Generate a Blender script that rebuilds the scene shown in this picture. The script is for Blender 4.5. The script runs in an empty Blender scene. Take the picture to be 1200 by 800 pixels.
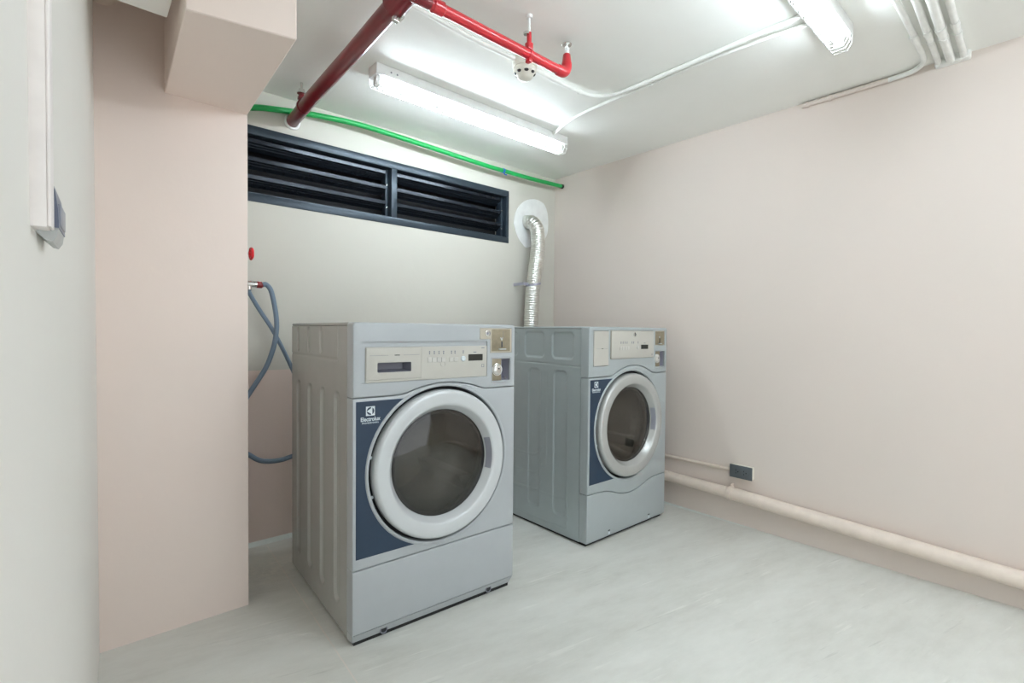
import bpy, bmesh, math, random
from mathutils import Vector, Matrix
random.seed(4)
SC = bpy.context.scene
COL = SC.collection
PI = math.pi
H = 2.244            # ceiling height
YC = -0.565          # front face of the pillar

# ------------------------------------------------------------------ materials
def lin(c):
    c = c / 255.0
    return c / 12.92 if c <= 0.04045 else ((c + 0.055) / 1.055) ** 2.4
def rgb(r, g, b): return (lin(r), lin(g), lin(b), 1.0)

class NT:
    def __init__(s, name):
        s.m = bpy.data.materials.new(name); s.m.use_nodes = True
        s.t = s.m.node_tree; s.b = s.t.nodes['Principled BSDF']
    def n(s, kind, **kw):
        x = s.t.nodes.new(kind)
        for k, v in kw.items(): setattr(x, k, v)
        return x
    def l(s, a, b): s.t.links.new(a, b)
    def math(s, op, a, b=None, c=None):
        x = s.n('ShaderNodeMath', operation=op)
        for i, v in enumerate((a, b, c)):
            if v is None: continue
            if isinstance(v, (int, float)): x.inputs[i].default_value = v
            else: s.l(v, x.inputs[i])
        return x.outputs[0]
    def mix(s, fac, a, b):
        x = s.n('ShaderNodeMix', data_type='RGBA')
        for sock, v in ((x.inputs[0], fac), (x.inputs[6], a), (x.inputs[7], b)):
            if isinstance(v, (int, float, tuple)): sock.default_value = v
            else: s.l(v, sock)
        return x.outputs[2]
    def noise(s, scale, detail=4, rough=.55, vec=None, stretch=None):
        if vec is None:
            vec = s.n('ShaderNodeTexCoord').outputs['Object']
        if stretch:
            if len(stretch) > 3:
                mp = s.n('ShaderNodeMapping'); mp.inputs['Rotation'].default_value = (0, 0, stretch[3]); s.l(vec, mp.inputs['Vector']); vec = mp.outputs[0]
            mp = s.n('ShaderNodeMapping'); mp.inputs['Scale'].default_value = stretch[:3]
            s.l(vec, mp.inputs['Vector']); vec = mp.outputs[0]
        x = s.n('ShaderNodeTexNoise'); x.inputs['Scale'].default_value = scale
        x.inputs['Detail'].default_value = detail; x.inputs['Roughness'].default_value = rough
        s.l(vec, x.inputs['Vector'])
        return x.outputs['Fac']
    def ramp(s, fac, lo, hi):
        x = s.n('ShaderNodeMapRange'); x.inputs[1].default_value = lo; x.inputs[2].default_value = hi
        s.l(fac, x.inputs[0]); return x.outputs[0]
    def bump(s, h, strength, dist=.01):
        x = s.n('ShaderNodeBump'); x.inputs['Strength'].default_value = strength; x.inputs['Distance'].default_value = dist
        s.l(h, x.inputs['Height']); s.l(x.outputs[0], s.b.inputs['Normal'])
    def set(s, **kw):
        for k, v in kw.items(): s.b.inputs[k.replace('_', ' ')].default_value = v

def mat(name, col, rough=.5, metal=0.0, var=.06, vscale=18, bump=0.0, spec=.5, coat=0.0):
    t = NT(name)
    f = t.noise(vscale)
    dark = tuple(c * (1 - var) for c in col[:3]) + (1,); lite = tuple(min(1, c * (1 + var)) for c in col[:3]) + (1,)
    t.l(t.mix(t.ramp(f, .3, .7), dark, lite), t.b.inputs['Base Color'])
    t.set(Roughness=rough, Metallic=metal); t.b.inputs['Specular IOR Level'].default_value = spec
    if coat: t.set(Coat_Weight=coat, Coat_Roughness=.08)
    if bump: t.bump(t.noise(vscale * 6), bump)
    return t.m

def wall_mat(name, col, low=None, split=None, rough=.55):
    t = NT(name)
    tc = t.n('ShaderNodeTexCoord').outputs['Object']
    base = col
    if low:
        sx = t.n('ShaderNodeSeparateXYZ'); t.l(tc, sx.inputs[0])
        base = t.mix(t.ramp(sx.outputs[2], split - .002, split + .002), low, col)
    f = t.ramp(t.noise(2.2, 5, .6, tc), .3, .7)
    spot = t.ramp(t.noise(34, 3, .6, tc), .74, .8)
    c = t.mix(t.math('MULTIPLY', f, .12), base, (.62, .62, .58, 1))
    c = t.mix(t.math('MULTIPLY', spot, .10), c, (.8, .78, .74, 1))
    t.l(c, t.b.inputs['Base Color'])
    t.set(Roughness=rough); t.b.inputs['Specular IOR Level'].default_value = .35
    h = t.math('ADD', t.noise(7, 3, .5, tc), t.math('MULTIPLY', t.noise(90, 4, .6, tc), .12))
    t.bump(h, .10, .02)
    return t.m

def floor_mat():
    t = NT('cement_floor')
    tc = t.n('ShaderNodeTexCoord').outputs['Object']
    ROT = .18
    a = t.ramp(t.noise(1.6, 8, .66, tc, (1, 2.6, 1, ROT)), .34, .66)
    b = t.ramp(t.noise(6, 9, .72, tc, (1, 3.4, 1, ROT)), .36, .66)
    c = t.mix(a, rgb(198, 198, 191), rgb(218, 219, 214))
    c = t.mix(t.math('MULTIPLY', b, .45), c, rgb(224, 225, 220))
    sx = t.n('ShaderNodeSeparateXYZ'); t.l(tc, sx.inputs[0]); X, Y = sx.outputs[0], sx.outputs[1]
    # thin pale joints beside the washing machine and one crossing joint
    j1 = t.math('ABSOLUTE', t.math('SUBTRACT', t.math('SUBTRACT', X, t.math('MULTIPLY', Y, .057)), -2.0765))
    m1 = t.math('MULTIPLY', t.math('LESS_THAN', j1, .0024), t.math('GREATER_THAN', Y, -1.25))
    j2 = t.math('ABSOLUTE', t.math('SUBTRACT', t.math('SUBTRACT', Y, t.math('MULTIPLY', X, .45)), .69))
    m2 = t.math('MULTIPLY', t.math('LESS_THAN', j2, .0022), t.math('LESS_THAN', t.math('ABSOLUTE', t.math('ADD', X, 2.05)), .12))
    br = t.ramp(t.noise(12, 3, .5, tc), .35, .5)
    c = t.mix(t.math('MULTIPLY', t.math('MULTIPLY', t.math('MAXIMUM', m1, m2), br), .6), c, rgb(226, 216, 208))
    # spilled cement smears behind the pillar corner
    d = t.n('ShaderNodeVectorMath', operation='DISTANCE'); t.l(tc, d.inputs[0]); d.inputs[1].default_value = (-2.17, -.30, 0)
    sm = t.math('MULTIPLY', t.ramp(d.outputs['Value'], .24, .05), t.ramp(t.noise(20, 6, .7, tc), .45, .6))
    c = t.mix(t.math('MULTIPLY', sm, .7), c, rgb(226, 224, 216))
    # fine diagonal trowel scratches, pale with a dark companion
    brk = t.ramp(t.noise(4.5, 3, .6, tc, (1, 2, 1, ROT)), .5, .62)
    s1 = t.math('MULTIPLY', t.ramp(t.noise(2.6, 5, .62, tc, (1, 15, 1, ROT)), .57, .63), brk)
    s2 = t.math('MULTIPLY', t.ramp(t.noise(3.1, 5, .62, tc, (1, 19, 1, ROT + .05)), .60, .66), brk)
    c = t.mix(t.math('MULTIPLY', s1, .35), c, rgb(238, 238, 233))
    c = t.mix(t.math('MULTIPLY', s2, .30), c, rgb(160, 160, 154))
    sp = t.ramp(t.noise(60, 2, .5, tc), .78, .8)
    c = t.mix(t.math('MULTIPLY', sp, .35), c, rgb(238, 238, 233))
    t.l(c, t.b.inputs['Base Color'])
    t.l(t.math('ADD', t.math('MULTIPLY', a, .18), .36), t.b.inputs['Roughness'])
    t.b.inputs['Specular IOR Level'].default_value = .4
    t.bump(t.math('ADD', t.math('ADD', t.noise(9, 8, .66, tc, (1, 3, 1, ROT)), t.math('MULTIPLY', s1, .5)), t.math('MULTIPLY', sm, .6)), .16, .01)
    return t.m

def emit(name, col, power):
    t = NT(name); t.b.inputs['Emission Color'].default_value = col; t.b.inputs['Emission Strength'].default_value = power
    t.set(Base_Color=(.8, .8, .8, 1)); return t.m

def glass_mat():
    t = NT('smoked_door_glass')
    t.set(Base_Color=(.62, .60, .55, 1), Roughness=.02, IOR=1.5, Transmission_Weight=1.0)
    return t.m

M = {}
M['back'] = wall_mat('back_wall_paint', rgb(202, 199, 189), rgb(230, 212, 203), .868)
M['right'] = wall_mat('right_wall_paint', rgb(222, 210, 202))
M['pillar'] = wall_mat('pillar_pink_paint', rgb(236, 220, 211))
M['left'] = wall_mat('left_wall_paint', rgb(228, 225, 219))
M['ceil'] = wall_mat('ceiling_white_paint', rgb(244, 245, 241))
M['front'] = wall_mat('rear_wall_paint', rgb(224, 216, 208))
M['floor'] = floor_mat()
M['fillet'] = mat('grey_cement_fillet', rgb(214, 220, 216), .6, bump=.2)
M['trunk'] = mat('off_white_trunking', rgb(234, 228, 225), .45)
M['switchbase'] = mat('light_grey_switch_base', rgb(176, 178, 176), .4)
M['white'] = mat('white_enamel', rgb(232, 234, 232), .4)
M['pvc'] = mat('white_painted_pvc', rgb(233, 234, 230), .45)
M['pinkpvc'] = mat('pipe_wall_paint', rgb(226, 212, 200), .4)
M['red'] = mat('red_pipe_paint', rgb(186, 36, 46), .3, coat=.4)
M['dred'] = mat('dark_red_pipe_paint', rgb(112, 22, 30), .3, coat=.4)
M['green'] = mat('green_plastic_pipe', rgb(24, 158, 78), .35)
M['blue'] = mat('blue_cable_tie', rgb(32, 98, 190), .4)
M['chrome'] = mat('chrome', rgb(215, 215, 212), .18, 1.0)
M['steel'] = mat('brushed_coin_plate', rgb(150, 142, 122), .34, .6, var=.12, vscale=40)
M['bluesteel'] = mat('bright_chute_steel', rgb(168, 168, 182), .3, .3)
M['alu'] = mat('aluminium_duct_foil', rgb(232, 232, 226), .3, 1.0, bump=.15)
M['body'] = mat('silver_grey_plastic', rgb(170, 175, 178), .34, .0, var=.015, coat=.15)
M['side'] = mat('grey_coated_sheet', rgb(178, 178, 174), .22, .25, var=.02)
M['side2'] = mat('blue_grey_coated_sheet', rgb(172, 182, 184), .3, .2, var=.02)
M['body2'] = mat('cool_silver_plastic', rgb(166, 174, 176), .34, .1, var=.015, coat=.15)
M['ring'] = mat('silver_door_plastic', rgb(197, 201, 203), .28, .1, var=.01, coat=.3)
M['ring2'] = mat('satin_silver_door_plastic', rgb(184, 186, 184), .26, .35, var=.01, coat=.3)
M['cream'] = mat('warm_grey_control_plate', rgb(184, 182, 174), .45, var=.015)
M['creamedge'] = mat('tan_plate_edge', rgb(184, 176, 160), .45)
M['button'] = mat('pale_button_plastic', rgb(190, 189, 183), .35)
M['navy'] = mat('navy_badge_film', rgb(26, 48, 70), .45, var=.03)
M['logo'] = mat('pale_print', rgb(206, 216, 220), .5)
M['ink'] = mat('grey_print', rgb(112, 116, 130), .6)
M['lcd'] = mat('dark_display', rgb(40, 42, 38), .15)
M['black'] = mat('black_rubber', rgb(14, 14, 15), .6)
M['gap'] = mat('dark_gap_plastic', rgb(24, 26, 30), .5)
M['gasket'] = mat('grey_rubber_gasket', rgb(96, 94, 88), .5)
M['drum'] = mat('drum_steel', rgb(150, 146, 134), .38, .55, var=.1, vscale=30)
M['handle'] = mat('shaded_handle_plastic', rgb(134, 136, 146), .35)
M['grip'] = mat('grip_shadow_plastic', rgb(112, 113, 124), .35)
M['frame'] = mat('black_blue_window_aluminium', rgb(48, 60, 70), .34, .3, var=.08, vscale=30)
M['blade'] = mat('black_louver_aluminium', rgb(36, 42, 50), .22, .45, var=.08, vscale=30)
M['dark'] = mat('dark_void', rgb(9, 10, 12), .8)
M['hose'] = mat('blue_grey_hose', rgb(112, 130, 148), .4)
M['valve'] = mat('red_handwheel', rgb(214, 26, 40), .35)
M['nut'] = mat('brown_red_hose_nut', rgb(128, 42, 42), .4)
M['socket'] = mat('charcoal_socket_plate', rgb(84, 90, 94), .4)
M['switch'] = mat('grey_switch_plastic', rgb(104, 110, 128), .35)
M['detector'] = mat('off_white_detector', rgb(226, 224, 212), .45)
M['glass'] = glass_mat()
M['tube'] = emit('fluorescent_tube', (.815, .92, 1.0, 1), 42.0)

# ------------------------------------------------------------------ mesh helpers
def new(): return bmesh.new()

def obj(name, bm, m, parent=None, angle=35, loc=None, rotz=None):
    me = bpy.data.meshes.new(name)
    bmesh.ops.recalc_face_normals(bm, faces=bm.faces)
    bm.to_mesh(me); bm.free()
    for q in me.polygons: q.use_smooth = True
    me.set_sharp_from_angle(angle=math.radians(angle))
    me.materials.append(M[m] if isinstance(m, str) else m)
    o = bpy.data.objects.new(name, me); COL.objects.link(o)
    if parent is not None: o.parent = parent
    if loc is not None: o.location = loc
    if rotz is not None: o.rotation_euler = (0, 0, rotz)
    return o

def tag(o, label=None, cat=None, group=None, kind=None):
    if label: o['label'] = label
    if cat: o['category'] = cat
    if group: o['group'] = group
    if kind: o['kind'] = kind
    return o

def thing(name, label, cat, loc=(0, 0, 0), rotz=0.0, group=None):
    o = bpy.data.objects.new(name, None); COL.objects.link(o)
    o.empty_display_size = .1
    o.location = loc; o.rotation_euler = (0, 0, rotz)
    return tag(o, label, cat, group)

def box(bm, x0, x1, y0, y1, z0, z1, bev=0.0, seg=2):
    r = bmesh.ops.create_cube(bm, size=1.0)
    vs = r['verts']
    bmesh.ops.scale(bm, vec=(x1 - x0, y1 - y0, z1 - z0), verts=vs)
    bmesh.ops.translate(bm, vec=((x0 + x1) / 2, (y0 + y1) / 2, (z0 + z1) / 2), verts=vs)
    if bev:
        es = list({e for v in vs for e in v.link_edges})
        bmesh.ops.bevel(bm, geom=es, offset=bev, segments=seg, affect='EDGES', profile=.5)
    return bm

def spline(pts, n=12):
    P = [Vector(q) for q in pts]; P = [2 * P[0] - P[1]] + P + [2 * P[-1] - P[-2]]
    out = []
    for i in range(1, len(P) - 2):
        a, b, c, d = P[i - 1:i + 3]
        for k in range(n):
            t = k / n
            out.append(.5 * (2 * b + (c - a) * t + (2 * a - 5 * b + 4 * c - d) * t * t + (3 * b - a - 3 * c + d) * t ** 3))
    out.append(P[-2]); return out

def tube(bm, pts, r, seg=14, cap=True):
    P = [Vector(q) for q in pts]; R = r if isinstance(r, (list, tuple)) else [r] * len(P)
    T = []
    for i in range(len(P)):
        a = P[max(0, i - 1)]; b = P[min(len(P) - 1, i + 1)]; T.append((b - a).normalized())
    up = Vector((0, 0, 1)) if abs(T[0].z) < .9 else Vector((1, 0, 0))
    u = T[0].cross(up).normalized(); rings = []
    for i in range(len(P)):
        u = (u - T[i] * u.dot(T[i])).normalized(); v = T[i].cross(u)
        rings.append([bm.verts.new(P[i] + R[i] * (math.cos(2 * PI * k / seg) * u + math.sin(2 * PI * k / seg) * v)) for k in range(seg)])
    for a, b in zip(rings, rings[1:]):
        for k in range(seg): bm.faces.new((a[k], a[(k + 1) % seg], b[(k + 1) % seg], b[k]))
    if cap: bm.faces.new(rings[0]); bm.faces.new(rings[-1])
    return bm

def lathe(bm, prof, c, axis='-y', seg=72, closed=False):
    """prof: (radius, height along axis)"""
    c = Vector(c)
    if axis == '-y': A, U, V = Vector((0, -1, 0)), Vector((1, 0, 0)), Vector((0, 0, 1))
    elif axis == 'z': A, U, V = Vector((0, 0, 1)), Vector((1, 0, 0)), Vector((0, 1, 0))
    elif axis == '-x': A, U, V = Vector((-1, 0, 0)), Vector((0, 1, 0)), Vector((0, 0, 1))
    rings = []
    for r, h in prof:
        if r < 1e-6: rings.append([bm.verts.new(c + A * h)])
        else: rings.append([bm.verts.new(c + A * h + r * (math.cos(2 * PI * k / seg) * U + math.sin(2 * PI * k / seg) * V)) for k in range(seg)])
    prs = list(zip(rings, rings[1:]))
    if closed: prs.append((rings[-1], rings[0]))
    for a, b in prs:
        for k in range(seg):
            k2 = (k + 1) % seg
            if len(a) == 1 and len(b) == 1: continue
            if len(a) == 1: bm.faces.new((a[0], b[k], b[k2]))
            elif len(b) == 1: bm.faces.new((a[k], a[k2], b[0]))
            else: bm.faces.new((a[k], a[k2], b[k2], b[k]))
    return bm

def rrect(x0, x1, z0, z1, r=0.0, n=5):
    if r <= 0: return [(x0, z0), (x1, z0), (x1, z1), (x0, z1)]
    out = []
    for cx, cz, a0 in ((x1 - r, z0 + r, -90), (x1 - r, z1 - r, 0), (x0 + r, z1 - r, 90), (x0 + r, z0 + r, 180)):
        for k in range(n + 1):
            a = math.radians(a0 + 90 * k / n); out.append((cx + r * math.cos(a), cz + r * math.sin(a)))
    return out

def circ(cx, cz, r, n=64, a0=0, a1=360):
    if a1 - a0 == 360: return [(cx + r * math.cos(2 * PI * k / n), cz + r * math.sin(2 * PI * k / n)) for k in range(n)]
    return [(cx + r * math.cos(math.radians(a0 + (a1 - a0) * k / n)), cz + r * math.sin(math.radians(a0 + (a1 - a0) * k / n))) for k in range(n + 1)]

def area2(P): return sum(P[i][0] * P[(i + 1) % len(P)][1] - P[(i + 1) % len(P)][0] * P[i][1] for i in range(len(P)))

def inset(P, d):
    if area2(P) < 0: P = P[::-1]
    out = []; n = len(P)
    for i in range(n):
        a, b, c = Vector(P[i - 1]), Vector(P[i]), Vector(P[(i + 1) % n])
        e1 = (b - a).normalized(); e2 = (c - b).normalized()
        n1 = Vector((-e1.y, e1.x)); n2 = Vector((-e2.y, e2.x)); m = n1 + n2
        if m.length < 1e-6: m = n1
        m = m.normalized(); k = d / max(.35, m.dot(n1))
        out.append((b.x + m.x * k, b.y + m.y * k))
    return out

def plate(bm, outline, y0, y1, bev=0.0, holes=(), steps=3, hole_depth=None, hole_back=False):
    """a flat plate standing in the xz plane: front face at y0 (towards -y), back at y1"""
    if area2(outline) < 0: outline = outline[::-1]
    lay = []
    if bev:
        for k in range(steps + 1):
            a = PI / 2 * k / steps
            lay.append((inset(outline, bev * (1 - math.sin(a))), y0 + bev * (1 - math.cos(a))))
        lay = lay
    else: lay = [(outline, y0)]
    lay.append((outline, y1))
    loops = [[bm.verts.new((x, y, z)) for x, z in P] for P, y in lay]
    for a, b in zip(loops, loops[1:]):
        n = len(a)
        for k in range(n): bm.faces.new((a[k], a[(k + 1) % n], b[(k + 1) % n], b[k]))
    def ring_edges(vs):
        out = []
        for i in range(len(vs)):
            e = bm.edges.get((vs[i], vs[(i + 1) % len(vs)])) or bm.edges.new((vs[i], vs[(i + 1) % len(vs)]))
            out.append(e)
        return out
    edges = ring_edges(loops[0]); hl = []
    for hp in holes:
        vs = [bm.verts.new((x, y0, z)) for x, z in hp]; hl.append((hp, vs)); edges += ring_edges(vs)
    if holes:
        bmesh.ops.triangle_fill(bm, use_beauty=True, use_dissolve=False, edges=edges, normal=(0, -1, 0))
    else:
        bmesh.ops.triangle_fill(bm, use_beauty=True, edges=edges, normal=(0, -1, 0))
    for hp, vs in hl:
        yb = y0 + hole_depth if hole_depth else y1
        bs = [bm.verts.new((x, yb, z)) for x, z in hp]
        n = len(vs)
        for k in range(n): bm.faces.new((vs[k], vs[(k + 1) % n], bs[(k + 1) % n], bs[k]))
        if hole_back: bm.faces.new(bs)
    if not holes: bm.faces.new(loops[-1])
    return bm

def hfield(bm, ys, zs, x, fn, sgn):
    """sheet in the yz plane at x; fn(y,z) is the pressing, outwards positive; sgn = -1 faces -x"""
    g = [[bm.verts.new((x + sgn * fn(y, z), y, z)) for z in zs] for y in ys]
    for i in range(len(ys) - 1):
        for j in range(len(zs) - 1):
            bm.faces.new((g[i][j], g[i + 1][j], g[i + 1][j + 1], g[i][j + 1]))
    return bm

def frange(a, b, step):
    n = max(1, round((b - a) / step)); return [a + (b - a) * k / n for k in range(n + 1)]

def sstep(e0, e1, x):
    t = min(1, max(0, (x - e0) / (e1 - e0))); return t * t * (3 - 2 * t)

def sd_rr(y, z, cy, cz, hy, hz, r):
    qy = abs(y - cy) - hy + r; qz = abs(z - cz) - hz + r
    return min(max(qy, qz), 0) + math.hypot(max(qy, 0), max(qz, 0)) - r

def text(body, size, m, parent, loc, name='lettering', space=1.0, thick=.0004, xs=1.0):
    cu = bpy.data.curves.new(name, 'FONT'); cu.body = body; cu.size = size; cu.extrude = thick; cu.space_character = space
    cu.align_x = 'CENTER'; cu.offset = size * .022
    tmp = bpy.data.objects.new(name, cu); COL.objects.link(tmp)
    dg = bpy.context.evaluated_depsgraph_get(); me = bpy.data.meshes.new_from_object(tmp.evaluated_get(dg))
    bpy.data.objects.remove(tmp); bpy.data.curves.remove(cu)
    me.transform(Matrix.Scale(xs, 4, (1, 0, 0))); me.transform(Matrix.Rotation(PI / 2, 4, 'X'))
    me.materials.clear(); me.materials.append(M[m])
    o = bpy.data.objects.new(name, me); COL.objects.link(o); o.parent = parent; o.location = loc
    return o

# ------------------------------------------------------------------ the room
def struct(name, bm, m, label, cat, angle=35):
    o = obj(name, bm, m, None, angle); return tag(o, label, cat, None, 'structure')

YF = -4.4
bm = new(); box(bm, -3.2, .2, YF - .2, .6, -.2, 0)
struct('floor', bm, 'floor', 'pale grey trowelled cement floor of the laundry room', 'floor')
bm = new(); box(bm, -3.2, .2, YF - .2, .6, H, H + .2)
struct('ceiling', bm, 'ceil', 'white painted ceiling carrying the tube lamps and pipes', 'ceiling')
bm = new(); box(bm, 0, .15, YF - .1, .3, -.1, H + .1)
struct('wall_right', bm, 'right', 'plain beige pink wall on the right behind the drain pipe', 'wall')
# back wall with the louver opening
LX0, LX1, LZ0, LZ1 = -2.257, -.472, 1.697, 2.065
bm = new()
box(bm, -3.1, LX0, 0, .16, -.1, H + .1); box(bm, LX1, .1, 0, .16, -.1, H + .1)
box(bm, LX0, LX1, 0, .16, -.1, LZ0); box(bm, LX0, LX1, 0, .16, LZ1, H + .1)
struct('wall_back', bm, 'back', 'beige back wall with a pinker lower band behind the machines', 'wall')
# unseen wall behind the viewpoint; its doorway is added to brighten the room
DX0, DX1, DZ = -2.72, -.45, 2.12
bm = new(); box(bm, -3.1, DX0, YF - .12, YF, -.1, H + .1); box(bm, DX1, .1, YF - .12, YF, -.1, H + .1); box(bm, DX0, DX1, YF - .12, YF, DZ, H + .1)
struct('wall_front', bm, 'front', 'wall behind the viewpoint with an added doorway to let in light', 'wall')
pl = bpy.data.lights.new('added_doorway_portal', 'AREA'); pl.shape = 'RECTANGLE'; pl.size = DX1 - DX0; pl.size_y = DZ; pl.cycles.is_portal = True  # portal guiding sky light through the added doorway
po = bpy.data.objects.new('added_doorway_portal', pl); COL.objects.link(po); po.location = ((DX0 + DX1) / 2, YF - .02, DZ / 2); po.rotation_euler = (PI / 2, 0, 0)
# left wall, running a little out of square
def lw(y): return -2.731 + .055 * (y + .565)
bm = new()
q = [(lw(.1), .1), (lw(YF - .1), YF - .1), (lw(YF - .1) - .15, YF - .1), (lw(.1) - .15, .1)]
lo = [bm.verts.new((x, y, -.1)) for x, y in q]; hi = [bm.verts.new((x - .003, y, H + .1)) for x, y in q]
for k in range(4): bm.faces.new((lo[k], lo[(k + 1) % 4], hi[(k + 1) % 4], hi[k]))
bm.faces.new(lo); bm.faces.new(hi)
struct('wall_left', bm, 'left', 'off white wall seen edge-on at the far left', 'wall')
bm = new(); box(bm, -2.80, -2.284, YC, .05, -.05, H + .05, .004)
struct('pillar', bm, 'pillar', 'wide pink painted pillar between the left wall and the machines', 'pillar')
bm = new()
q = [(-2.545, YC + .01), (-2.5655, -1.146), (-2.308, -1.201), (-2.284, YC + .01)]
lo = [bm.verts.new((x, y, 1.89)) for x, y in q]; hi = [bm.verts.new((x, y, H + .05)) for x, y in q]
for k in range(4): bm.faces.new((lo[k], lo[(k + 1) % 4], hi[(k + 1) % 4], hi[k]))
bm.faces.new(lo); bm.faces.new(hi)
bmesh.ops.bevel(bm, geom=list(bm.edges), offset=.003, segments=1, affect='EDGES')
struct('beam', bm, 'pillar', 'pink boxed beam stub jutting from the top of the pillar', 'beam')
bm = new(); box(bm, -2.83, -2.582, -2.30, -.954, 1.95, H + .03, .002)  # unseen near end lengthened towards the viewpoint to shade the pillar top
struct('soffit_box', bm, 'ceil', 'pale grey boxed soffit in the top left corner beside the pink beam', 'soffit_box')
# round plaster repair around the duct hole, and the plaster lump where conduits enter the wall
bm = new()
pp = [(-.423, 1.848), (-.415, 1.90), (-.391, 1.955), (-.35, 2.0), (-.299, 2.034), (-.25, 2.05), (-.204, 2.056), (-.155, 2.05), (-.113, 2.03), (-.085, 1.985), (-.073, 1.922),
      (-.074, 1.86), (-.084, 1.811), (-.115, 1.77), (-.164, 1.742), (-.22, 1.715), (-.28, 1.69), (-.305, 1.688), (-.33, 1.705), (-.372, 1.741), (-.40, 1.785)]
plate(bm, [(x, z) for x, z in [tuple(v[:2]) for v in spline([(a, b, 0) for a, b in pp + pp[:1]], 4)][:-1]], -.0035, .002, .002)
struct('trim_1', bm, 'white', 'round white plaster patch on the back wall around the foil duct', 'plaster patch')
bm = new(); box(bm, -.034, .01, -2.366, -2.252, 2.214, H + .02, .008, 3)
struct('trim_2', bm, 'pvc', 'white plaster lump where the conduits meet the right wall', 'plaster patch')
bm = new()
v = [bm.verts.new(c) for c in ((-2.285, .005, -.01), (.005, .005, -.01), (.005, .005, .02), (-2.285, .005, .02), (-2.285, -.04, -.01), (.005, -.04, -.01))]
for f in ((0, 1, 2, 3), (0, 4, 5, 1), (3, 2, 5, 4), (0, 3, 4), (1, 5, 2)): bm.faces.new([v[i] for i in f])
struct('baseboard_back', bm, 'fillet', 'grey cement fillet along the foot of the back wall', 'fillet')
bm = new()
v = [bm.verts.new(c) for c in ((.005, 0, -.01), (.005, -1.55, -.01), (.005, -1.55, .004), (.005, 0, .020), (-.085, 0, -.01), (-.03, -1.55, -.01))]
for f in ((0, 1, 2, 3), (0, 4, 5, 1), (3, 2, 5, 4), (0, 3, 4), (1, 5, 2)): bm.faces.new([v[i] for i in f])
struct('baseboard_right', bm, 'fillet', 'grey cement fillet along the foot of the right wall beside the dryer', 'fillet')

# ------------------------------------------------------------------ louvered window
W = thing('window_1', 'long black louvered vent window high in the back wall', 'window'); tag(W, kind='structure')
bm = new(); D0, D1 = -.004, .09
fw = .042
box(bm, LX0, LX1, D0, D1, LZ1 - fw, LZ1, .002); box(bm, LX0, LX1, D0, D1, LZ0, LZ0 + fw, .002)
box(bm, LX0, LX0 + .045, D0, D1, LZ0 + fw, LZ1 - fw, .002); box(bm, LX1 - .024, LX1, D0, D1, LZ0 + fw, LZ1 - fw, .002)
obj('window_frame', bm, 'frame', W)
bm = new(); box(bm, -1.387, -1.351, D0 - .002, D1, LZ0 + fw, LZ1 - fw, .002); obj('mullion', bm, 'frame', W)
for a, b in ((LX0 + .045, -1.387), (-1.351, LX1 - .024)):
    bm = new(); box(bm, a, a + .018, .035, D1, LZ0 + fw, LZ1 - fw, .002); box(bm, b - .018, b, .035, D1, LZ0 + fw, LZ1 - fw, .002)
    jf = obj('blade_stile', bm, 'frame', W)
    bm = new(); lathe(bm, [(0, .004), (.004, .003), (.006, 0)], (b - .009, .035, 1.80), '-y', 12); obj('screw', bm, 'chrome', jf)
    bm = new(); lathe(bm, [(0, .004), (.004, .003), (.006, 0)], (b - .009, .035, 1.93), '-y', 12); obj('screw', bm, 'chrome', jf)
    for z in (1.7395, 1.826, 1.915, 2.004):
        # folded blade: upright lip, then a ribbed slope running down and outwards
        prof = [(.034, .011), (.034, -.008), (.040, -.009), (.048, -.014), (.0485, -.0155), (.050, -.0160), (.051, -.0150), (.062, -.023), (.0625, -.0245), (.064, -.0250), (.065, -.0240), (.086, -.039), (.087, -.035),
                (.060, -.012), (.040, .004), (.037, .011)]
        bm = new()
        A = [bm.verts.new((a + .016, y, max(LZ0 + .02, z + dz))) for y, dz in prof]; B = [bm.verts.new((b - .016, y, max(LZ0 + .02, z + dz))) for y, dz in prof]
        n = len(prof)
        for k in range(n): bm.faces.new((A[k], A[(k + 1) % n], B[(k + 1) % n], B[k]))
        bm.faces.new(A); bm.faces.new(B)
        obj('louver_blade', bm, 'blade', W, 20)
bm = new(); box(bm, LX0 - .02, LX1 + .02, .15, .17, LZ0 - .02, LZ1 + .02); obj('dark_backing_sheet', bm, 'dark', W)  # added black sheet standing in for the dark beyond the louvers, blocking sky light

# ------------------------------------------------------------------ tube lamps
def lamp(x0, x1, yc, label):
    t = thing('tube_lamp', label, 'lamp', ((x0 + x1) / 2, yc, H), 0, 'caged tube lamps on the ceiling')
    L = (x1 - x0) / 2
    bm = new(); box(bm, -L, L, -.040, .040, -.046, 0, .003)
    hs = obj('housing', bm, 'white', t)
    for dx in (.07, .10):
        bm = new(); lathe(bm, [(0, .002), (.004, .001), (.004, 0)], (-L + dx, -.040, -.025), '-y', 10); obj('screw', bm, 'ink', hs)
    for s in (-1, 1):
        bm = new(); box(bm, s * (L - .022) - .01, s * (L - .022) + .01, -.016, .016, -.086, -.044, .003); obj('lamp_holder', bm, 'white', t)
    bm = new(); tube(bm, [(-L + .03, 0, -.0605), (L - .03, 0, -.0605)], .0135, 20); obj('fluorescent_tube', bm, 'tube', t)
    bm = new(); r = .0012
    P = [(-.036, -.03), (-.036, -.072), (-.022, -.094), (.022, -.094), (.036, -.072), (.036, -.03)]
    n = 50
    for k in range(n + 1):
        x = -L + .002 + (2 * L - .004) * k / n
        tube(bm, [(x, y, z) for y, z in P], r, 5)
    for y, z in P[1:5] + [(0, -.094)]: tube(bm, [(-L, y, z), (L, y, z)], r, 5)
    obj('wire_guard', bm, 'white', t)
    return t
lamp(-1.791, -.557, -.596, 'caged tube lamp above the louvered window, whole length in view')
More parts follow.
